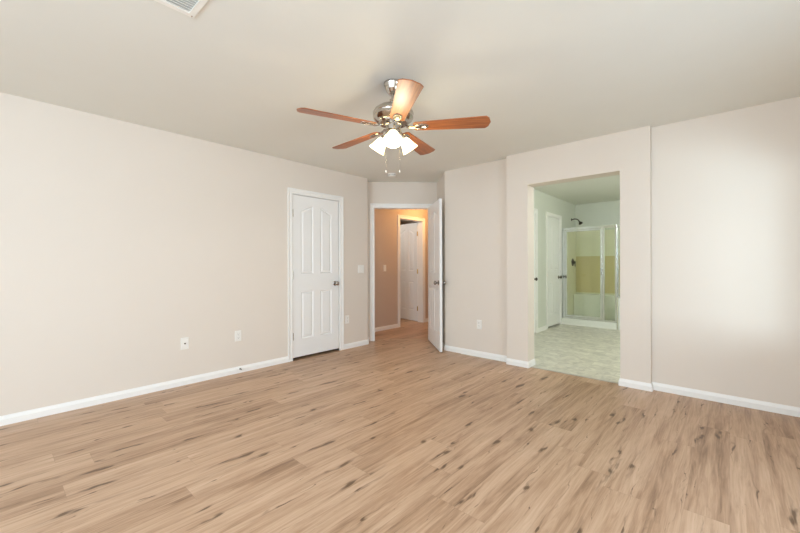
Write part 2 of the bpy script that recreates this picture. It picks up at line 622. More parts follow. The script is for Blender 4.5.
# far wall: recessed part, part with the bathroom opening, right part
BO0, BO1, BOH = -1.692, -0.781, 2.068
bm = bmesh.new()
box(bm, -2.885, -1.946, YA, BW + 0.03, 0, H)
tag(finish('wall_recessed', bm, M_WALL), 'greige wall section between the entry door and the bathroom opening', 'wall', kind='structure')
bm = bmesh.new()
box(bm, -1.946, BO0, YBF, BW, 0, H)
box(bm, BO1, -0.537, YBF, BW, 0, H)
box(bm, BO0, BO1, YBF, BW, BOH, H)
tag(finish('wall_far', bm, M_WALL), 'greige wall section cut by the bare bathroom opening', 'wall', kind='structure')
bm = bmesh.new()
box(bm, -0.537, XR + 0.12, YR, BW, 0, H)
tag(finish('wall_window_lit', bm, M_WALL), 'blank greige wall section with a soft patch of window light', 'wall', kind='structure')


def wall_with_holes(name, u0, u1, c0, c1, axis, holes, label):
    """A wall running along axis ('x' or 'y') from u0 to u1 and c0..c1 thick, with rectangular window holes (a, b, z0, z1)."""
    bm = bmesh.new()

    def bx(a, b, z0, z1):
        if axis == 'x':
            box(bm, a, b, c0, c1, z0, z1)
        else:
            box(bm, c0, c1, a, b, z0, z1)
    cur = u0
    for a, b, z0, z1 in sorted(holes):
        bx(cur, a, 0, H)
        bx(a, b, 0, z0)
        bx(a, b, z1, H)
        cur = b
    bx(cur, u1, 0, H)
    return tag(finish(name, bm, M_WALL), label, 'wall', kind='structure')


WR = (-2.20, -0.20, 0.55, 2.05)
WR2 = (1.19, 2.56, 0.60, 1.62)
WB1 = (-3.30, -1.90, 0.75, 2.05)
WB2 = (-1.30, 0.10, 0.75, 2.05)
wall_with_holes('wall_right', YB, YR, XR, XR + 0.12, 'y', [WR, WR2], 'bedroom wall with the two side windows outside the picture')
wall_with_holes('wall_back', XL - 0.12, XR + 0.12, YB - 0.12, YB, 'x', [WB1, WB2], 'bedroom wall with two windows outside the picture')


def window(name, axis, a, b, c, z0, z1, label, mull=True):
    bm = bmesh.new()
    w = 0.045 if mull else 0.025

    def bx(p, q, r, s, d=0.03):
        if axis == 'x':
            box(bm, p, q, c - d, c + d, r, s)
        else:
            box(bm, c - d, c + d, p, q, r, s)
    bx(a, b, z0, z0 + w)
    bx(a, b, z1 - w, z1)
    bx(a, a + w, z0 + w, z1 - w)
    bx(b - w, b, z0 + w, z1 - w)
    m = (a + b) / 2
    if mull:
        bx(m - 0.02, m + 0.02, z0 + w, z1 - w, 0.02)
    o = tag(finish(name, bm, M_TRIM), label, 'window', kind='structure')
    bm = bmesh.new()
    if mull:
        bx(a + w, m - 0.02, z0 + w, z1 - w, 0.003)
        bx(m + 0.02, b - w, z0 + w, z1 - w, 0.003)
    else:
        bx(a + w, b - w, z0 + w, z1 - w, 0.003)
    finish('pane', bm, M_PANE, o)


window('window_1', 'y', WR[0], WR[1], XR + 0.07, WR[2], WR[3], 'wide side window lighting the bedroom')
window('window_4', 'y', WR2[0], WR2[1], XR + 0.07, WR2[2], WR2[3], 'small side window nearest the far wall', mull=False)
window('window_2', 'x', WB1[0], WB1[1], YB - 0.07, WB1[2], WB1[3], 'window nearer the long blank wall')
window('window_3', 'x', WB2[0], WB2[1], YB - 0.07, WB2[2], WB2[3], 'window nearer the side window')

# hall and the room beyond it
RD0, RD1, RDH = 5.12, 5.80, 2.035
bm = bmesh.new()
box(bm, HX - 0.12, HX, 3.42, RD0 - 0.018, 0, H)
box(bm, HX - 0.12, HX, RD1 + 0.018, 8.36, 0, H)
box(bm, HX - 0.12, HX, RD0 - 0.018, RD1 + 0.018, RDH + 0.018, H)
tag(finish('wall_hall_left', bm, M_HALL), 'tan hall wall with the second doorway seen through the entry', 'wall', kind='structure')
bm = bmesh.new()
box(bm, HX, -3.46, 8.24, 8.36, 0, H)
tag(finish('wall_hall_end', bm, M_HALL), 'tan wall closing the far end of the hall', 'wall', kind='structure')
bm = bmesh.new()
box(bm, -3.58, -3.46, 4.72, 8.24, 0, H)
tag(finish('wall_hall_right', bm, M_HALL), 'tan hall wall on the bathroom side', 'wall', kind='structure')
bm = bmesh.new()
box(bm, -7.30, -7.18, 3.60, 8.36, 0, H)
box(bm, -7.18, HX - 0.12, 3.60, 3.72, 0, H)
box(bm, -7.18, HX - 0.12, 8.24, 8.36, 0, H)
tag(finish('wall_spare_room', bm, M_HALL), 'walls of the dim room beyond the hall doorway', 'wall', kind='structure')

# bathroom shell
ND0, ND1 = 5.46, 6.17            # near closet door
FD0, FD1 = 6.72, 7.38            # far door
BDH = 2.045
bm = bmesh.new()
box(bm, BXL - 0.12, BXL, BW + 0.03, ND0 - 0.018, 0, H)
box(bm, BXL - 0.12, BXL, ND1 + 0.018, FD0 - 0.018, 0, H)
box(bm, BXL - 0.12, BXL, FD1 + 0.018, BYB, 0, H)
box(bm, BXL - 0.12, BXL, ND0 - 0.018, ND1 + 0.018, BDH + 0.018, H)
box(bm, BXL - 0.12, BXL, FD0 - 0.018, FD1 + 0.018, BDH + 0.018, H)
box(bm, BXL - 0.20, BXL - 0.16, ND0 - 0.1, ND1 + 0.1, 0, H - 0.01)
box(bm, BXL - 0.20, BXL - 0.16, FD0 - 0.1, FD1 + 0.1, 0, H - 0.01)
tag(finish('wall_bathroom_left', bm, M_BATH), 'pale bathroom wall with two white doors', 'wall', kind='structure')
bm = bmesh.new()
box(bm, BXL - 0.12, 0.72, BYB, BYB + 0.12, 0, H)
tag(finish('wall_bathroom_back', bm, M_BATH), 'pale bathroom wall above the shower', 'wall', kind='structure')
bm = bmesh.new()
box(bm, 0.60, 0.72, BW, BYB, 0, H)
tag(finish('wall_bathroom_right', bm, M_BATH), 'pale bathroom wall hidden beside the opening', 'wall', kind='structure')
bm = bmesh.new()
box(bm, BXL, BO0 - 0.001, BW + 0.001, BW + 0.012, 0, H)
box(bm, BO1 + 0.001, 0.60, BW + 0.001, BW + 0.012, 0, H)
box(bm, BO0 - 0.001, BO1 + 0.001, BW + 0.001, BW + 0.012, BOH, H)
tag(finish('wall_bathroom_front', bm, M_BATH), 'bathroom face of the wall around the opening', 'wall', kind='structure')

# baseboards (each run keeps the wall on its right-hand side, so the profile grows to the left)
g = 0.068
baseboard('baseboard_left', [[(XL, CD0 - g), (XL, YB)], [(XL, 3.70), (XL, CD1 + g)], [dg(-0.187, DN), (XL, 3.70)][::1]],
          'white baseboard along the long blank wall')
baseboard('baseboard_entry', [[(-1.946, YA), (-2.885, YA), dg(TC, DN), dg(T1 + g, DN)]],
          'white baseboard below the recessed wall section behind the entry door')
baseboard('baseboard_far', [[(BO0, BW), (BO0, YBF), (-1.946, YBF)], [(-0.537, YR), (-0.537, YBF), (BO1, YBF), (BO1, BW)]],
          'white baseboard wrapping both sides of the bathroom opening')
baseboard('baseboard_right', [[(XR, YB), (XR, YR), (-0.537, YR)]], 'white baseboard below the window lit wall section')
baseboard('baseboard_back', [[(XL, YB), (XR, YB)]], 'white baseboard below the two back windows')
hb = dg(0, DB)
baseboard('baseboard_hall', [[(HX, RD0 - g), (HX, 3.56)], [(HX, 8.24), (HX, RD1 + g)], [(-3.58, 8.24), (HX, 8.24)], [(-3.58, 4.72), (-3.58, 8.24)]],
          'white baseboard along the tan hall wall')
baseboard('baseboard_bathroom', [[(BXL, ND0 - g), (BXL, BW + 0.012)], [(BXL, FD0 - g), (BXL, ND1 + g)]],
          'white baseboard between the two bathroom doors')

# casings
casing('trim_1', (XL, CD0), (XL, CD1), CDH, (1, 0), 'white casing around the closed closet door in the long wall')
casing('trim_2', dg(T0, DN), dg(T1, DN), 2.04, (r2, -r2), 'white casing around the open entry doorway', both=True)
casing('trim_3', (HX, RD0), (HX, RD1), RDH, (1, 0), 'white casing around the second doorway in the hall', both=True)
casing('trim_4', (BXL, ND0), (BXL, ND1), BDH, (1, 0), 'white casing around the nearer bathroom door')
casing('trim_5', (BXL, FD0), (BXL, FD1), BDH, (1, 0), 'white casing around the bathroom door next to the shower')
# thresholds
bm = bmesh.new()
box(bm, BO0 + 0.014, BO1 - 0.014, 4.078, 4.112, 0, 0.006)
tag(finish('trim_6', bm, M_STRIP, bevel=0.003), 'thin metal strip between wood floor and bathroom floor', 'threshold', kind='structure')
bm = bmesh.new()
prism(bm, [dg(T0, DN - 0.03), dg(T1, DN - 0.03), dg(T1, DN - 0.07), dg(T0, DN - 0.07)], 0, 0.006)
tag(finish('trim_7', bm, M_WSTRIP, bevel=0.003), 'pale wood strip across the entry doorway floor', 'threshold', kind='structure')


# ------------------------------------------------------------------ doors
def panel_outlines(w, h):
    """Four panels of a camber-top door, counter-clockwise, in (x, z)."""
    xs = (0.117 * w / 0.71, w / 2 - 0.052, w / 2 + 0.052, w - 0.117 * w / 0.71)
    k = h / 2.0

    def crown(x):
        q = abs(x - w / 2) / (w / 2 - xs[0])
        return (1.895 - 0.085 * max(0, q) ** 1.7) * k
    outs = []
    for a, b in ((xs[0], xs[1]), (xs[2], xs[3])):
        outs.append([(a, 0.215 * k), (b, 0.215 * k), (b, 0.81 * k), (a, 0.81 * k)])
        top = [(b + (a - b) * i / 6, crown(b + (a - b) * i / 6)) for i in range(7)]
        outs.append([(a, 1.025 * k), (b, 1.025 * k)] + top)
    return outs


def door_leaf(name, w, h, loc, rz, label, knob_z=0.92, knob_mat=None, hinge_mat=None, hinge_side=1, gap=0.012, th=0.035, knobs=(1, -1)):
    """Leaf hinged at its local origin, reaching along +x; faces at y = 0 and y = -th. hinge_side 1 puts the knuckles on the y = 0 face."""
    knob_mat = knob_mat or M_KNOB
    hinge_mat = hinge_mat or M_NICKEL
    outs = panel_outlines(w, h)
    bm = bmesh.new()
    for y, s in ((0.0, -1.0), (-th, 1.0)):
        loops = [[(0, 0), (w, 0), (w, h), (0, h)]] + outs
        edges = []
        rings = []
        for lp in loops:
            vs = [bm.verts.new((x, y, z)) for x, z in lp]
            rings.append(vs)
            edges += [bm.edges.new((vs[i], vs[(i + 1) % len(vs)])) for i in range(len(vs))]
        bmesh.ops.triangle_fill(bm, use_beauty=True, edges=edges)
        for lp, vs in zip(outs, rings[1:]):
            n = len(vs)
            prev = vs
            for off, dep in ((0.005, 0.002), (0.013, 0.010)):
                ip = offset_poly(lp, off)
                cur = [bm.verts.new((x, y + s * dep, z)) for x, z in ip]
                for i in range(n):
                    j = (i + 1) % n
                    bm.faces.new([prev[i], prev[j], cur[j], cur[i]])
                prev = cur
            bm.faces.new(prev)
        if y == 0.0:
            front = rings[0]
        else:
            for i in range(4):
                j = (i + 1) % 4
                bm.faces.new([front[i], front[j], rings[0][j], rings[0][i]])
    leaf = finish(name, bm, M_DOOR)
    leaf.location = (loc[0], loc[1], gap)
    leaf.rotation_euler = (0, 0, rz)
    tag(leaf, label, 'door', kind='structure')
    for y, s in ((0.0, -1.0), (-th, 1.0)):
        for lp in outs:
            bm = bmesh.new()
            prev = None
            for off, dep in ((0.019, 0.0101), (0.038, 0.0020), (0.042, 0.0015)):
                cur = [bm.verts.new((x, y + s * dep, z)) for x, z in offset_poly(lp, off)]
                if prev:
                    for i in range(len(cur)):
                        j = (i + 1) % len(cur)
                        bm.faces.new([prev[i], prev[j], cur[j], cur[i]])
                else:
                    bm.faces.new(cur)
                prev = cur
            bm.faces.new(prev)
            finish('door_panel', bm, M_DOOR, leaf)
    for d in knobs:
        y0 = 0.0 if d > 0 else -th
        kz = knob_z - gap
        bm = bmesh.new()
        lathe(bm, [(0, 0), (0.031, 0), (0.032, 0.003), (0.027, 0.008), (0.013, 0.011)], (w - 0.062, y0, kz), (0, d, 0), 24)
        ros = finish('rosette', bm, knob_mat, leaf, smooth=40)
        bm = bmesh.new()
        lathe(bm, [(0.011, 0.006), (0.010, 0.026), (0.018, 0.032), (0.027, 0.041), (0.029, 0.050), (0.025, 0.059), (0.014, 0.064), (0, 0.065)],
              (w - 0.062, y0, kz), (0, d, 0), 24)
        ob = finish('door_knob', bm, knob_mat, leaf, smooth=50)
    for z in (0.26, h / 2 + 0.01, h - 0.23):
        bm = bmesh.new()
        y0 = 0.006 if hinge_side > 0 else -th - 0.006
        lathe(bm, [(0, -0.048), (0.004, -0.047), (0.0085, -0.044), (0.0085, 0.044), (0.004, 0.047), (0, 0.048)], (-0.003, y0, z), (0, 0, 1), 10)
        box(bm, -0.0025, -0.0008, min(0, y0) if hinge_side > 0 else -th, 0 if hinge_side > 0 else -th + 0.03, z - 0.044, z + 0.044)
        if hinge_side > 0:
            box(bm, -0.0025, -0.0008, -0.030, 0.004, z - 0.044, z + 0.044)
        finish('hinge', bm, hinge_mat, leaf, smooth=40)
    return leaf


# local +x runs from the hinge, local +y is the knuckle face
door_leaf('door_1', CD1 - CD0 - 0.006, 2.002, (XL - 0.004, CD0 + 0.003), PI / 2,
          'closed white four panel closet door in the long blank wall', gap=0.032, knobs=(1, -1), hinge_side=1)
bpy.data.objects['door_1'].scale = (1, -1, 1)
door_leaf('door_2', 0.818, 2.030, (*[a + b for a, b in zip(dg(T1 - 0.004, DN + 0.012), (0, 0))], 0), -PI / 4 + math.radians(3.4),
          'open white four panel entry door standing out into the bedroom', gap=0.014, hinge_side=1, knob_z=0.925)
door_leaf('door_3', 0.672, 2.015, (HX - 0.128, RD1 - 0.004), PI - math.radians(10), 'white door standing open inside the second doorway of the hall',
          hinge_mat=M_BRASS, gap=0.014, hinge_side=1)
door_leaf('door_4', ND1 - ND0 - 0.006, 2.025, (BXL - 0.004, ND0 + 0.003), PI / 2, 'closed white bathroom door nearest the opening', gap=0.014, knob_mat=M_BRONZE, knobs=(1,))
bpy.data.objects['door_4'].scale = (1, -1, 1)
door_leaf('door_5', FD1 - FD0 - 0.006, 2.015, (BXL - 0.004, FD0 + 0.003), PI / 2, 'closed white four panel bathroom door next to the shower', gap=0.026,
          knob_mat=M_BRONZE, hinge_mat=M_BRONZE, knobs=(1,))
bpy.data.objects['door_5'].scale = (1, -1, 1)


# ------------------------------------------------------------------ wall plates
def plate(name, w, h, loc, rz, label, cat, kind='outlet', group=None):
    """Wall plate with its back on the wall; local +y looks out of the wall (x across, z up)."""
    r = empty(name, loc, rz)
    tag(r, label, cat, group)
    bm = bmesh.new()
    prof = [(0, 0), (0.0035, 0.004), (0.006, 0.0055)]
    lp = [(-w / 2, -h / 2), (w / 2, -h / 2), (w / 2, h / 2), (-w / 2, h / 2)]
    prev = None
    for off, d in prof:
        cur = [bm.verts.new((x, d, z)) for x, z in offset_poly(lp, off)]
        if prev:
            for i in range(4):
                j = (i + 1) % 4
                bm.faces.new([prev[i], prev[j], cur[j], cur[i]])
        else:
            bm.faces.new(cur)
        prev = cur
    bm.faces.new(prev)
    finish('cover_plate', bm, M_PLATE, r)

    def screw(x, z):
        b2 = bmesh.new()
        lathe(b2, [(0, 0.0050), (0.0035, 0.0052), (0.003, 0.0065), (0, 0.0068)], (x, 0, z), (0, 1, 0), 10)
        finish('screw', b2, M_PLATE, r, smooth=40)
    if kind == 'outlet':
        for s in (1, -1):
            b2 = bmesh.new()
            cz = s * 0.0195
            pts = []
            for i in range(24):
                a = 2 * PI * i / 24
                pts.append((0.0172 * math.cos(a), max(-0.0145, min(0.0145, 0.0172 * math.sin(a)))))
            a_ = [b2.verts.new((x, 0.0052, cz + z)) for x, z in pts]
            b_ = [b2.verts.new((x * 0.97, 0.0075, cz + z * 0.97)) for x, z in pts]
            for i in range(24):
                j = (i + 1) % 24
                b2.faces.new([a_[i], a_[j], b_[j], b_[i]])
            b2.faces.new(a_)
            b2.faces.new(b_)
            rc = finish('receptacle', b2, M_PLATE, r)
            b3 = bmesh.new()
            box(b3, -0.0075, -0.0055, 0.0070, 0.0079, cz - 0.001, cz + 0.008)
            box(b3, 0.0055, 0.0075, 0.0070, 0.0079, cz - 0.001, cz + 0.007)
            lathe(b3, [(0, 0.0070), (0.0026, 0.0070), (0.0026, 0.0079), (0, 0.0079)], (0, 0, cz - 0.008), (0, 1, 0), 10)
            finish('slots', b3, M_DARK, rc)
        screw(0, 0)
    elif kind == 'jack':
        b2 = bmesh.new()
        lathe(b2, [(0, 0.005), (0.0075, 0.005), (0.0075, 0.009), (0.0048, 0.009), (0.0048, 0.017), (0.0035, 0.017), (0.0035, 0.012), (0, 0.012)], (0, 0, 0), (0, 1, 0), 16)
        finish('coax_jack', b2, M_KNOB, r, smooth=40)
        screw(0, h * 0.37)
        screw(0, -h * 0.37)
    elif kind == 'switch':
        n = max(1, round((w - 0.07) / 0.046) + 1)
        for i in range(n):
            cx = (i - (n - 1) / 2) * 0.046
            b2 = bmesh.new()
            vs = []
            for x in (-0.0165, 0.0165):
                vs.append([b2.verts.new((cx + x, y, z)) for y, z in ((0.005, -0.033), (0.0095, -0.033), (0.0065, 0.0), (0.0078, 0.033), (0.005, 0.033))])
            b2.faces.new(vs[0])
            b2.faces.new(vs[1])
            for k in range(5):
                j = (k + 1) % 5
                b2.faces.new([vs[0][k], vs[0][j], vs[1][j], vs[1][k]])
            finish('rocker', b2, M_PLATE, r)
            screw(cx, h * 0.42)
            screw(cx, -h * 0.42)
    return r


plate('cable_plate', 0.072, 0.116, (XL, 1.258, 0.404), -PI / 2, 'white single jack wall plate on the long wall, farther from the closet door', 'wall plate', 'jack')
plate('wall_outlet', 0.072, 0.116, (XL, 1.782, 0.402), -PI / 2, 'white double outlet on the long wall above the door stop', 'outlet')
plate('wall_outlet', 0.072, 0.116, (XL, 3.306, 0.408), -PI / 2, 'white double outlet below the light switch by the closet door', 'outlet')
plate('light_switch', 0.116, 0.116, (XL, 3.568, 1.107), -PI / 2, 'white two rocker light switch between closet door and entry door', 'light switch', 'switch')
plate('wall_outlet', 0.072, 0.116, (-2.361, YA, 0.407), PI, 'white double outlet on the wall between entry door and bathroom', 'outlet')
plate('light_switch', 0.072, 0.116, (HX, 4.712, 1.108), -PI / 2, 'white single light switch on the tan hall wall', 'light switch', 'switch')

# spring door stop on the baseboard
r = empty('door_stop', (XL + 0.011, 1.797, 0.042), -PI / 2)
tag(r, 'small spring door stop sticking out of the baseboard below an outlet', 'door stop')
bm = bmesh.new()
lathe(bm, [(0, 0), (0.011, 0), (0.011, 0.003), (0.006, 0.008), (0, 0.008)], (0, 0, 0), (0, 1, 0), 14)
finish('base_cup', bm, M_KNOB, r, smooth=40)
bm = bmesh.new()
pts = [(0.0055 * math.cos(a * 0.7), 0.007 + a * 0.052 / 84, 0.0055 * math.sin(a * 0.7)) for a in range(85)]
tube(bm, pts, 0.0013, 6)
finish('spring', bm, M_KNOB, r, smooth=60)
bm = bmesh.new()
lathe(bm, [(0, 0.056), (0.007, 0.056), (0.008, 0.064), (0.006, 0.069), (0, 0.07)], (0, 0, 0), (0, 1, 0), 14)
finish('rubber_tip', bm, M_PLATE, r, smooth=40)

# ------------------------------------------------------------------ ceiling fittings
# air vent
VX0, VX1, VY0, VY1 = -2.044, -1.664, 0.317, 0.697
r = empty('ceiling_vent', ((VX0 + VX1) / 2, (VY0 + VY1) / 2, H))
tag(r, 'square white louvred air vent in the ceiling near the picture top', 'air vent')
vw = (VX1 - VX0) / 2
bm = bmesh.new()
for d in range(4):
    mt = Matrix.Rotation(d * PI / 2, 4, 'Z')
    vs = [mt @ Vector(q) for q in ((-vw, -vw, 0), (vw, -vw, 0), (vw - 0.034, -vw + 0.034, 0), (-vw + 0.034, -vw + 0.034, 0),
                                   (-vw + 0.006, -vw + 0.006, -0.007), (vw - 0.006, -vw + 0.006, -0.007), (vw - 0.034, -vw + 0.034, -0.008), (-vw + 0.034, -vw + 0.034, -0.008))]
    v = [bm.verts.new(q) for q in vs]
    for f in ((0, 1, 5, 4), (4, 5, 6, 7), (7, 6, 2, 3), (3, 2, 1, 0), (0, 4, 7, 3), (1, 2, 6, 5)):
        bm.faces.new([v[i] for i in f])
finish('vent_frame', bm, M_VENT, r)
bm = bmesh.new()
box(bm, -vw + 0.034, vw - 0.034, -vw + 0.034, vw - 0.034, -0.0015, -0.0005)
finish('duct_backing', bm, M_VENTG, r)
nsl = 16
for i in range(nsl):
    x = -vw + 0.045 + i * (2 * vw - 0.09) / (nsl - 1)
    bm = bmesh.new()
    a = math.radians(38)
    mt = Matrix.Translation((x, 0, -0.0055)) @ Matrix.Rotation(a, 4, 'Y')
    box(bm, -0.0075, 0.0075, -vw + 0.034, vw - 0.034, -0.0006, 0.0006, mt)
    finish('louvre', bm, M_VENT, r)
for sx, sy in ((-1, 1), (1, -1)):
    bm = bmesh.new()
    lathe(bm, [(0, 0), (0.004, 0), (0.0045, -0.001), (0.003, -0.0025), (0, -0.003)], (sx * (vw - 0.018), sy * (vw - 0.018), -0.0072), (0, 0, 1), 10)
    finish('screw', bm, M_NICKEL, r)

# smoke detector
r = empty('smoke_detector', (-3.51, 3.745, H))
tag(r, 'round white smoke detector on the ceiling in front of the entry', 'smoke detector')
bm = bmesh.new()
lathe(bm, [(0, 0), (0.064, 0), (0.064, -0.010), (0.060, -0.012), (0, -0.012)], (0, 0, 0), (0, 0, 1), 32)
finish('mounting_base', bm, M_PLATE, r, smooth=35)
bm = bmesh.new()
lathe(bm, [(0.056, -0.012), (0.056, -0.024), (0.050, -0.034), (0.034, -0.038), (0, -0.039)], (0, 0, 0), (0, 0, 1), 32)
finish('cover', bm, M_PLATE, r, smooth=35)
bm = bmesh.new()
for i in range(18):
    mt = Matrix.Rotation(2 * PI * i / 18, 4, 'Z')
    box(bm, 0.0545, 0.0567, -0.007, 0.007, -0.021, -0.015, mt)
finish('slots', bm, M_DARK, r)

# ceiling fan -------------------------------------------------------
FX, FY = -1.750, 1.882
fan = empty('ceiling_fan', (FX, FY, H), YAW)
tag(fan, 'five blade cherry wood ceiling fan with three lit frosted shades', 'ceiling fan')


def fpart(name, bm, mat, parent=None, smooth=40):
    return finish(name, bm, mat, parent or fan, smooth=smooth)


bm = bmesh.new()
lathe(bm, [(0, 0), (0.066, 0), (0.066, -0.014), (0.061, -0.020), (0.058, -0.034), (0.050, -0.054), (0.036, -0.072), (0.026, -0.080), (0.020, -0.084), (0, -0.084)], (0, 0, 0), (0, 0, 1), 40)
fpart('canopy', bm, M_NICKEL)
bm = bmesh.new()
lathe(bm, [(0, -0.060), (0.013, -0.060), (0.013, -0.112), (0.026, -0.116), (0.026, -0.130), (0.034, -0.138), (0, -0.138)], (0, 0, 0), (0, 0, 1), 24)
fpart('downrod', bm, M_NICKEL)
bm = bmesh.new()
lathe(bm, [(0, -0.146), (0.034, -0.147), (0.040, -0.156), (0.078, -0.162), (0.110, -0.174), (0.132, -0.190), (0.141, -0.206), (0.143, -0.216), (0.139, -0.222),
           (0.139, -0.238), (0.141, -0.242), (0.134, -0.256), (0.118, -0.268), (0.112, -0.272), (0.104, -0.274), (0.100, -0.284), (0, -0.286)], (0, 0, 0), (0, 0, 1), 56)
fpart('motor_housing', bm, M_NICKEL)
bm = bmesh.new()
lathe(bm, [(0, -0.280), (0.062, -0.284), (0.062, -0.296), (0.054, -0.300), (0.051, -0.330), (0.056, -0.336), (0.057, -0.360), (0.046, -0.378), (0.020, -0.388), (0.012, -0.398), (0, -0.400)],
      (0, 0, 0), (0, 0, 1), 40)
fpart('switch_housing', bm, M_NICKEL)

# blade: root to tip along +x, clipped corners and a shallow point at the tip
ZB = 2.131 - H
PITCH = math.radians(11)
OUT = [(0.142, 0.034), (0.156, 0.050), (0.634, 0.071), (0.654, 0.050), (0.667, 0.0)]
outline = OUT + [(x, -y) for x, y in OUT[::-1] if y > 0]


def blade_mesh():
    bm = bmesh.new()
    a = [bm.verts.new((x, y, -0.003)) for x, y in outline]
    b = [bm.verts.new((x, y, 0.003)) for x, y in outline]
    n = len(a)
    bm.faces.new(a[::-1])
    bm.faces.new(b)
    for i in range(n):
        j = (i + 1) % n
        bm.faces.new([a[i], a[j], b[j], b[i]])
    return bm


def bracket_mesh():
    """Blade iron: a curved arm from the motor, opening to an oval plate with a slot under the blade."""
    bm = bmesh.new()
    secs = [(0.085, 0.016, 0.006), (0.110, 0.013, -0.002), (0.130, 0.011, -0.008), (0.150, 0.013, -0.008)]
    prev = None
    for x, hw, z in secs:
        ring = [bm.verts.new((x, -hw, z - 0.003)), bm.verts.new((x, hw, z - 0.003)), bm.verts.new((x, hw * 0.8, z + 0.003)), bm.verts.new((x, -hw * 0.8, z + 0.003))]
        if prev:
            for i in range(4):
                j = (i + 1) % 4
                bm.faces.new([prev[i], prev[j], ring[j], ring[i]])
        else:
            bm.faces.new(ring)
        prev = ring
    bm.faces.new(prev)
    # oval ring and its raised centre
    n = 28
    rows = []
    for rx, ry, z in ((0.052, 0.030, -0.0032), (0.052, 0.030, -0.006), (0.046, 0.025, -0.011), (0.036, 0.018, -0.011), (0.030, 0.013, -0.007)):
        rows.append([bm.verts.new((0.194 + rx * math.cos(2 * PI * i / n), ry * math.sin(2 * PI * i / n), z)) for i in range(n)])
    for p, q in zip(rows, rows[1:]):
        for i in range(n):
            j = (i + 1) % n
            bm.faces.new([p[i], p[j], q[j], q[i]])
    bm.faces.new(rows[0])
    bm.faces.new(rows[-1])
    return bm


b0 = k0 = None
for k in range(5):
    ang = math.radians(-8.49 + 72 * k)
    rot = Matrix.Translation((0, 0, ZB)) @ Matrix.Rotation(ang, 4, 'Z') @ Matrix.Rotation(-PITCH, 4, 'X')
    if b0 is None:
        b0 = finish('blade', blade_mesh(), M_BLADE, fan, bevel=0.0015)
        k0 = finish('blade_bracket', bracket_mesh(), M_NICKEL, b0, smooth=40)
        bl = b0
    else:
        bl = b0.copy()
        COL.objects.link(bl)
        bl.parent = fan
        kk = k0.copy()
        COL.objects.link(kk)
        kk.parent = bl
    bl.matrix_local = rot

# three lamp arms with bell shades; one points at the camera
SH = [(0.021, 0.000), (0.026, 0.008), (0.034, 0.024), (0.041, 0.044), (0.047, 0.066), (0.055, 0.086), (0.061, 0.097),
      (0.058, 0.0965), (0.051, 0.085), (0.043, 0.065), (0.037, 0.044), (0.030, 0.024), (0.022, 0.010), (0.018, 0.002)]
for k in range(3):
    ang = math.radians(270 + 120 * k)
    e = Vector((math.cos(ang), math.sin(ang), 0))
    d = (e * 0.62 + Vector((0, 0, -0.78))).normalized()
    neck = Vector((0, 0, -0.360)) + e * 0.072
    bm = bmesh.new()
    tube(bm, [Vector((0, 0, -0.352)) + e * 0.044, Vector((0, 0, -0.348)) + e * 0.060, neck + d * 0.002], 0.008, 10)
    lathe(bm, [(0, -0.006), (0.016, -0.004), (0.024, 0.006), (0.024, 0.018), (0, 0.018)], neck, d, 24)
    arm = fpart('lamp_arm', bm, M_NICKEL)
    bm = bmesh.new()
    lathe(bm, SH, neck + d * 0.014, d, 36, close=False)
    sh = fpart('lamp_shade', bm, M_SHADE, arm, smooth=60)
    sh['label'] = 'glowing frosted white bell shade'
    bm = bmesh.new()
    lathe(bm, [(0, 0.016), (0.012, 0.018), (0.013, 0.034), (0.024, 0.060), (0.026, 0.075), (0.018, 0.092), (0, 0.098)], neck, d, 20)
    fpart('light_bulb', bm, M_SHADE, arm, smooth=60)
    wd = Matrix.Translation((FX, FY, H)) @ Matrix.Rotation(YAW, 4, 'Z')
    point_light('fan_bulb_light', wd @ (neck + d * 0.150), 2.3, (1.0, 0.88, 0.70), 0.04)

# pull chains: one per switch, each with its fob
for x, y, ln in ((-0.052, -0.015, 0.175), (0.044, -0.015, 0.175)):
    bm = bmesh.new()
    z0 = -0.350
    n = 34
    for i in range(n):
        z = z0 - ln * 1.5 * i / n
        bmesh.ops.create_icosphere(bm, subdivisions=1, radius=0.0015, matrix=Matrix.Translation((x, y, z)))
    tube(bm, [(x * 0.9, y, z0 + 0.002), (x, y, z0 - 0.004), (x, y, z0 - ln * 1.5)], 0.0008, 6)
    ch = fpart('pull_chain', bm, M_NICKEL, smooth=60)
    bm = bmesh.new()
    lathe(bm, [(0, 0), (0.003, -0.002), (0.0036, -0.012), (0.002, -0.016), (0, -0.017)], (x, y, z0 - ln * 1.5), (0, 0, 1), 12)
    fpart('chain_fob', bm, M_PLATE, ch)

# ------------------------------------------------------------------ bathroom fittings
SX0, SX1, SY = BXL, -1.49, 7.45
# shower pan with curb
r = empty('shower_tray', ((SX0 + SX1) / 2, 7.9, 0))
tag(r, 'white acrylic shower base with a low curb below the glass', 'shower base')
cx = (SX0 + SX1) / 2
bm = bmesh.new()
w2 = (SX1 - SX0) / 2 - 0.004
prof = [(-0.46, 0), (-0.46, 0.112), (-0.450, 0.120), (-0.360, 0.120), (-0.345, 0.110), (-0.335, 0.045), (0.452, 0.052), (0.452, 0)]
ra = [bm.verts.new((-w2, y, z)) for y, z in prof]
rb = [bm.verts.new((w2, y, z)) for y, z in prof]
for i in range(len(prof)):
    j = (i + 1) % len(prof)
    bm.faces.new([ra[i], ra[j], rb[j], rb[i]])
bm.faces.new(ra)
bm.faces.new(rb)
finish('pan', bm, M_ACRYL, r)
bm = bmesh.new()
lathe(bm, [(0, 0.048), (0.04, 0.049), (0.042, 0.052), (0, 0.052)], (0, 0.05, 0), (0, 0, 1), 20)
finish('drain', bm, M_CHROME, r)

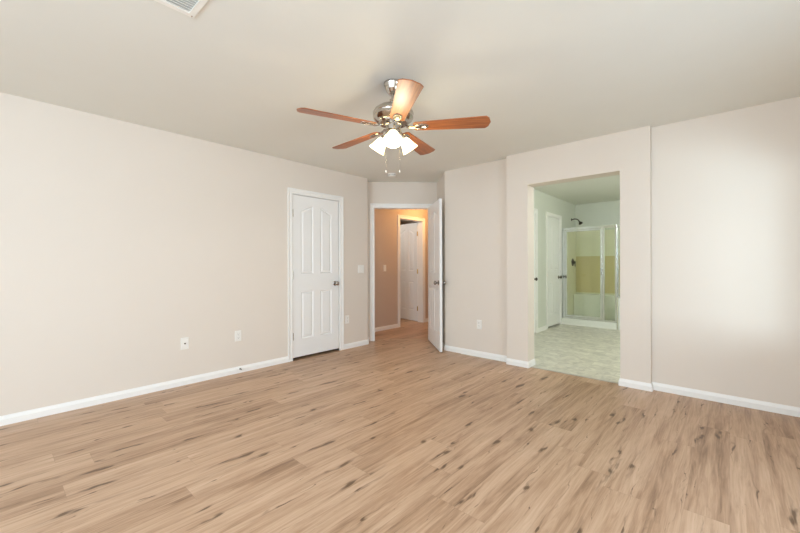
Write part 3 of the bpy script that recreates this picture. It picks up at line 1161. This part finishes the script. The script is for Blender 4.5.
# moulded surround: back with tan recess band and bench, both side walls
r = empty('shower_surround', (cx, BYB, 0))
tag(r, 'cream moulded shower surround with a tan band and bench behind the glass', 'shower surround')
bm = bmesh.new()
hw = (SX1 - SX0) / 2 - 0.004
ST = 1.865
box(bm, -hw, hw, -0.012, -0.002, 1.335, ST)
box(bm, -hw, hw, -0.012, -0.002, 0.055, 0.575)
box(bm, -hw, -hw + 0.010, -0.85, -0.012, 0.122, ST)
finish('wall_panel', bm, M_SURR, r)
bm = bmesh.new()
box(bm, -hw + 0.01, hw, -0.010, -0.003, 0.575, 1.335)
finish('recess_band', bm, M_BAND, r)
bm = bmesh.new()
box(bm, -hw + 0.011, hw - 0.012, -0.20, -0.012, 0.054, 0.55)
finish('bench', bm, M_ACRYL, r, bevel=0.02, seg=3)
# side wall between shower and tub
bm = bmesh.new()
box(bm, SX1, SX1 + 0.012, 7.46, BYB - 0.001, 0.0, 0.57)
tag(finish('trim_8', bm, M_SURR), 'low cream panel between shower and bathtub', 'panel', kind='structure')

# framed glass front
r = empty('shower_enclosure', (cx, SY + 0.03, 0.12))
tag(r, 'chrome framed glass shower front with hinged door and fixed side pane', 'shower enclosure')
TOP = 1.875 - 0.12
M1, M2 = -1.765 - cx, -1.690 - cx
bm = bmesh.new()
x0, x1 = SX0 - cx + 0.016, SX1 - cx - 0.003
box(bm, x0, x1, -0.022, 0.022, TOP - 0.045, TOP)
box(bm, x0, x1, -0.022, 0.022, 0.001, 0.030)
box(bm, x0, x0 + 0.055, -0.022, 0.022, 0.030, TOP - 0.045)
box(bm, x1 - 0.032, x1, -0.022, 0.022, 0.030, TOP - 0.045)
box(bm, M2 - 0.036, M2, -0.022, 0.022, 0.030, TOP - 0.045)
finish('frame', bm, M_CHROME, r, bevel=0.003)
bm = bmesh.new()
dx0, dx1, dz0, dz1 = x0 + 0.060, M2 - 0.040, 0.036, TOP - 0.050
box(bm, dx0, dx1, -0.026, 0.006, dz1 - 0.030, dz1)
box(bm, dx0, dx1, -0.026, 0.006, dz0, dz0 + 0.035)
box(bm, dx0, dx0 + 0.030, -0.026, 0.006, dz0 + 0.035, dz1 - 0.030)
box(bm, dx1 - 0.030, dx1, -0.026, 0.006, dz0 + 0.035, dz1 - 0.030)
dr = finish('shower_door', bm, M_CHROME, r, bevel=0.003)
bm = bmesh.new()
box(bm, dx0 + 0.028, dx1 - 0.028, -0.013, -0.007, dz0 + 0.033, dz1 - 0.028)
finish('door_glass', bm, M_GLASS, dr)
bm = bmesh.new()
hx = dx1 - 0.015
tube(bm, [(hx, -0.026, 0.84), (hx, -0.058, 0.85), (hx, -0.062, 0.905), (hx, -0.058, 0.96), (hx, -0.026, 0.97)], 0.008, 10)
finish('handle', bm, M_CHROME, dr, smooth=50)
bm = bmesh.new()
box(bm, M2 + 0.0005, x1 - 0.0325, -0.003, 0.003, 0.031, TOP - 0.046)
finish('side_glass', bm, M_GLASS, r)
# glass return above the tub wall
r = empty('glass_panel', (SX1 + 0.006, 7.92, 0.571))
tag(r, 'clear glass return pane standing on the low panel beside the bathtub', 'glass panel')
bm = bmesh.new()
box(bm, -0.003, 0.003, -0.40, 0.40, 0.006, 1.28)
finish('pane', bm, M_GLASS, r)
bm = bmesh.new()
box(bm, -0.008, 0.008, -0.41, 0.41, 0.0, 0.012)
box(bm, -0.008, 0.008, -0.41, -0.398, 0.012, 1.28)
finish('channel', bm, M_CHROME, r)

# shower head
r = empty('overhead_shower', (BXL + 0.001, 8.09, 2.10), 0)
tag(r, 'dark metal shower head on a bent arm above the shower glass', 'shower head')
bm = bmesh.new()
lathe(bm, [(0, 0), (0.028, 0), (0.026, 0.006), (0.012, 0.012), (0, 0.012)], (0, 0, 0), (1, 0, 0), 20)
finish('flange', bm, M_BRONZE, r, smooth=40)
bm = bmesh.new()
tube(bm, [(0.005, 0, 0), (0.06, -0.01, 0.008), (0.11, -0.02, 0.0), (0.145, -0.03, -0.025), (0.165, -0.04, -0.055)], 0.011, 12)
finish('arm', bm, M_BRONZE, r, smooth=50)
bm = bmesh.new()
dv = Vector((0.55, -0.2, -0.8))
lathe(bm, [(0, -0.008), (0.013, -0.006), (0.014, 0.012), (0.022, 0.022), (0.040, 0.048), (0.042, 0.058), (0.036, 0.062), (0, 0.062)], (0.165, -0.04, -0.055), dv, 24)
finish('spray_head', bm, M_BRONZE, r, smooth=40)

# shower valve
r = empty('shower_valve', (BXL + 0.0145, 8.12, 1.21), 0)
tag(r, 'dark round shower valve with lever inside the shower', 'shower valve')
bm = bmesh.new()
lathe(bm, [(0, 0), (0.080, 0), (0.078, 0.006), (0.040, 0.012), (0.034, 0.030), (0, 0.032)], (0, 0, 0), (1, 0, 0), 28)
finish('escutcheon', bm, M_BRONZE, r, smooth=40)
bm = bmesh.new()
tube(bm, [(0.028, 0, 0), (0.055, 0, 0.0)], 0.020, 14)
tube(bm, [(0.048, 0, 0.0), (0.052, -0.02, -0.05), (0.058, -0.03, -0.09)], [0.011, 0.009, 0.007], 10)
finish('lever', bm, M_BRONZE, r, smooth=50)

# bathtub beside the shower
TX0, TX1, TY0, TY1, TZ = SX1 + 0.014, 0.595, 7.42, BYB - 0.003, 0.575
r = empty('bathtub', ((TX0 + TX1) / 2, (TY0 + TY1) / 2, 0))
tag(r, 'pale built-in bathtub right of the shower, almost hidden by the wall', 'bathtub')
hx, hy = (TX1 - TX0) / 2, (TY1 - TY0) / 2
bm = bmesh.new()
n = 40


def se(rx, ry, z, e=4.0):
    out = []
    for i in range(n):
        a = 2 * PI * i / n
        c, s = math.cos(a), math.sin(a)
        out.append(bm.verts.new((rx * math.copysign(abs(c) ** (2 / e), c), ry * math.copysign(abs(s) ** (2 / e), s), z)))
    return out


rings = [se(hx, hy, 0.0, 60), se(hx, hy, TZ - 0.01, 60), se(hx - 0.008, hy - 0.008, TZ, 40), se(hx - 0.10, hy - 0.09, TZ, 5), se(hx - 0.12, hy - 0.11, TZ - 0.03, 5),
         se(hx - 0.20, hy - 0.17, 0.20, 4), se(hx - 0.32, hy - 0.24, 0.15, 3)]
for p, q in zip(rings, rings[1:]):
    for i in range(n):
        j = (i + 1) % n
        bm.faces.new([p[i], p[j], q[j], q[i]])
bm.faces.new(rings[0])
bm.faces.new(rings[-1])
finish('tub_shell', bm, M_ACRYL, r, smooth=35)
bm = bmesh.new()
lathe(bm, [(0, 0), (0.03, 0.0), (0.03, 0.02), (0.018, 0.03), (0, 0.03)], (hx - 0.06, 0, TZ), (0, 0, 1), 18)
tube(bm, [(hx - 0.06, 0, TZ + 0.02), (hx - 0.06, 0, TZ + 0.13), (hx - 0.10, 0, TZ + 0.17), (hx - 0.17, 0, TZ + 0.15)], 0.014, 12)
finish('spout', bm, M_CHROME, r, smooth=50)


# hall ceiling light, and unseen lamps added to light the bathroom and spare room
def dome_light(name, x, y, label, power, color, lens):
    r = empty(name, (x, y, H))
    tag(r, label, 'ceiling light')
    bm = bmesh.new()
    lathe(bm, [(0, 0), (0.15, 0), (0.15, -0.02), (0.14, -0.025), (0, -0.025)], (0, 0, 0), (0, 0, 1), 32)
    finish('mounting_ring', bm, M_NICKEL, r, smooth=40)
    bm = bmesh.new()
    lathe(bm, [(0.135, -0.025), (0.125, -0.055), (0.09, -0.085), (0.04, -0.100), (0, -0.103)], (0, 0, 0), (0, 0, 1), 32)
    finish('diffuser', bm, lens, r, smooth=60)
    point_light(name + '_lamp', (x, y, H - 0.17), power, color, 0.08)


M_LENSW = plain('warm_lamp_lens', (0.95, 0.9, 0.8), 0.4, emit=(1.0, 0.72, 0.40), emit_s=3.0)
dome_light('hall_ceiling_light', -4.05, 5.55, 'warm dome light on the hall ceiling behind the entry wall', 20, (1.0, 0.55, 0.22), M_LENSW)
dome_light('bathroom_added_light', 0.0, 5.3, 'added dome light on the bathroom ceiling hidden by the wall', 60, (1.0, 0.99, 0.95), M_LENS)  # unseen lamp added to brighten the bathroom and the opening's jamb
dome_light('spare_room_added_light', -5.6, 5.0, 'added dome light brightening the room beyond the hall', 17, (1.0, 0.93, 0.85), M_LENS)  # unseen lamp added to brighten the open leaf in the hall doorway
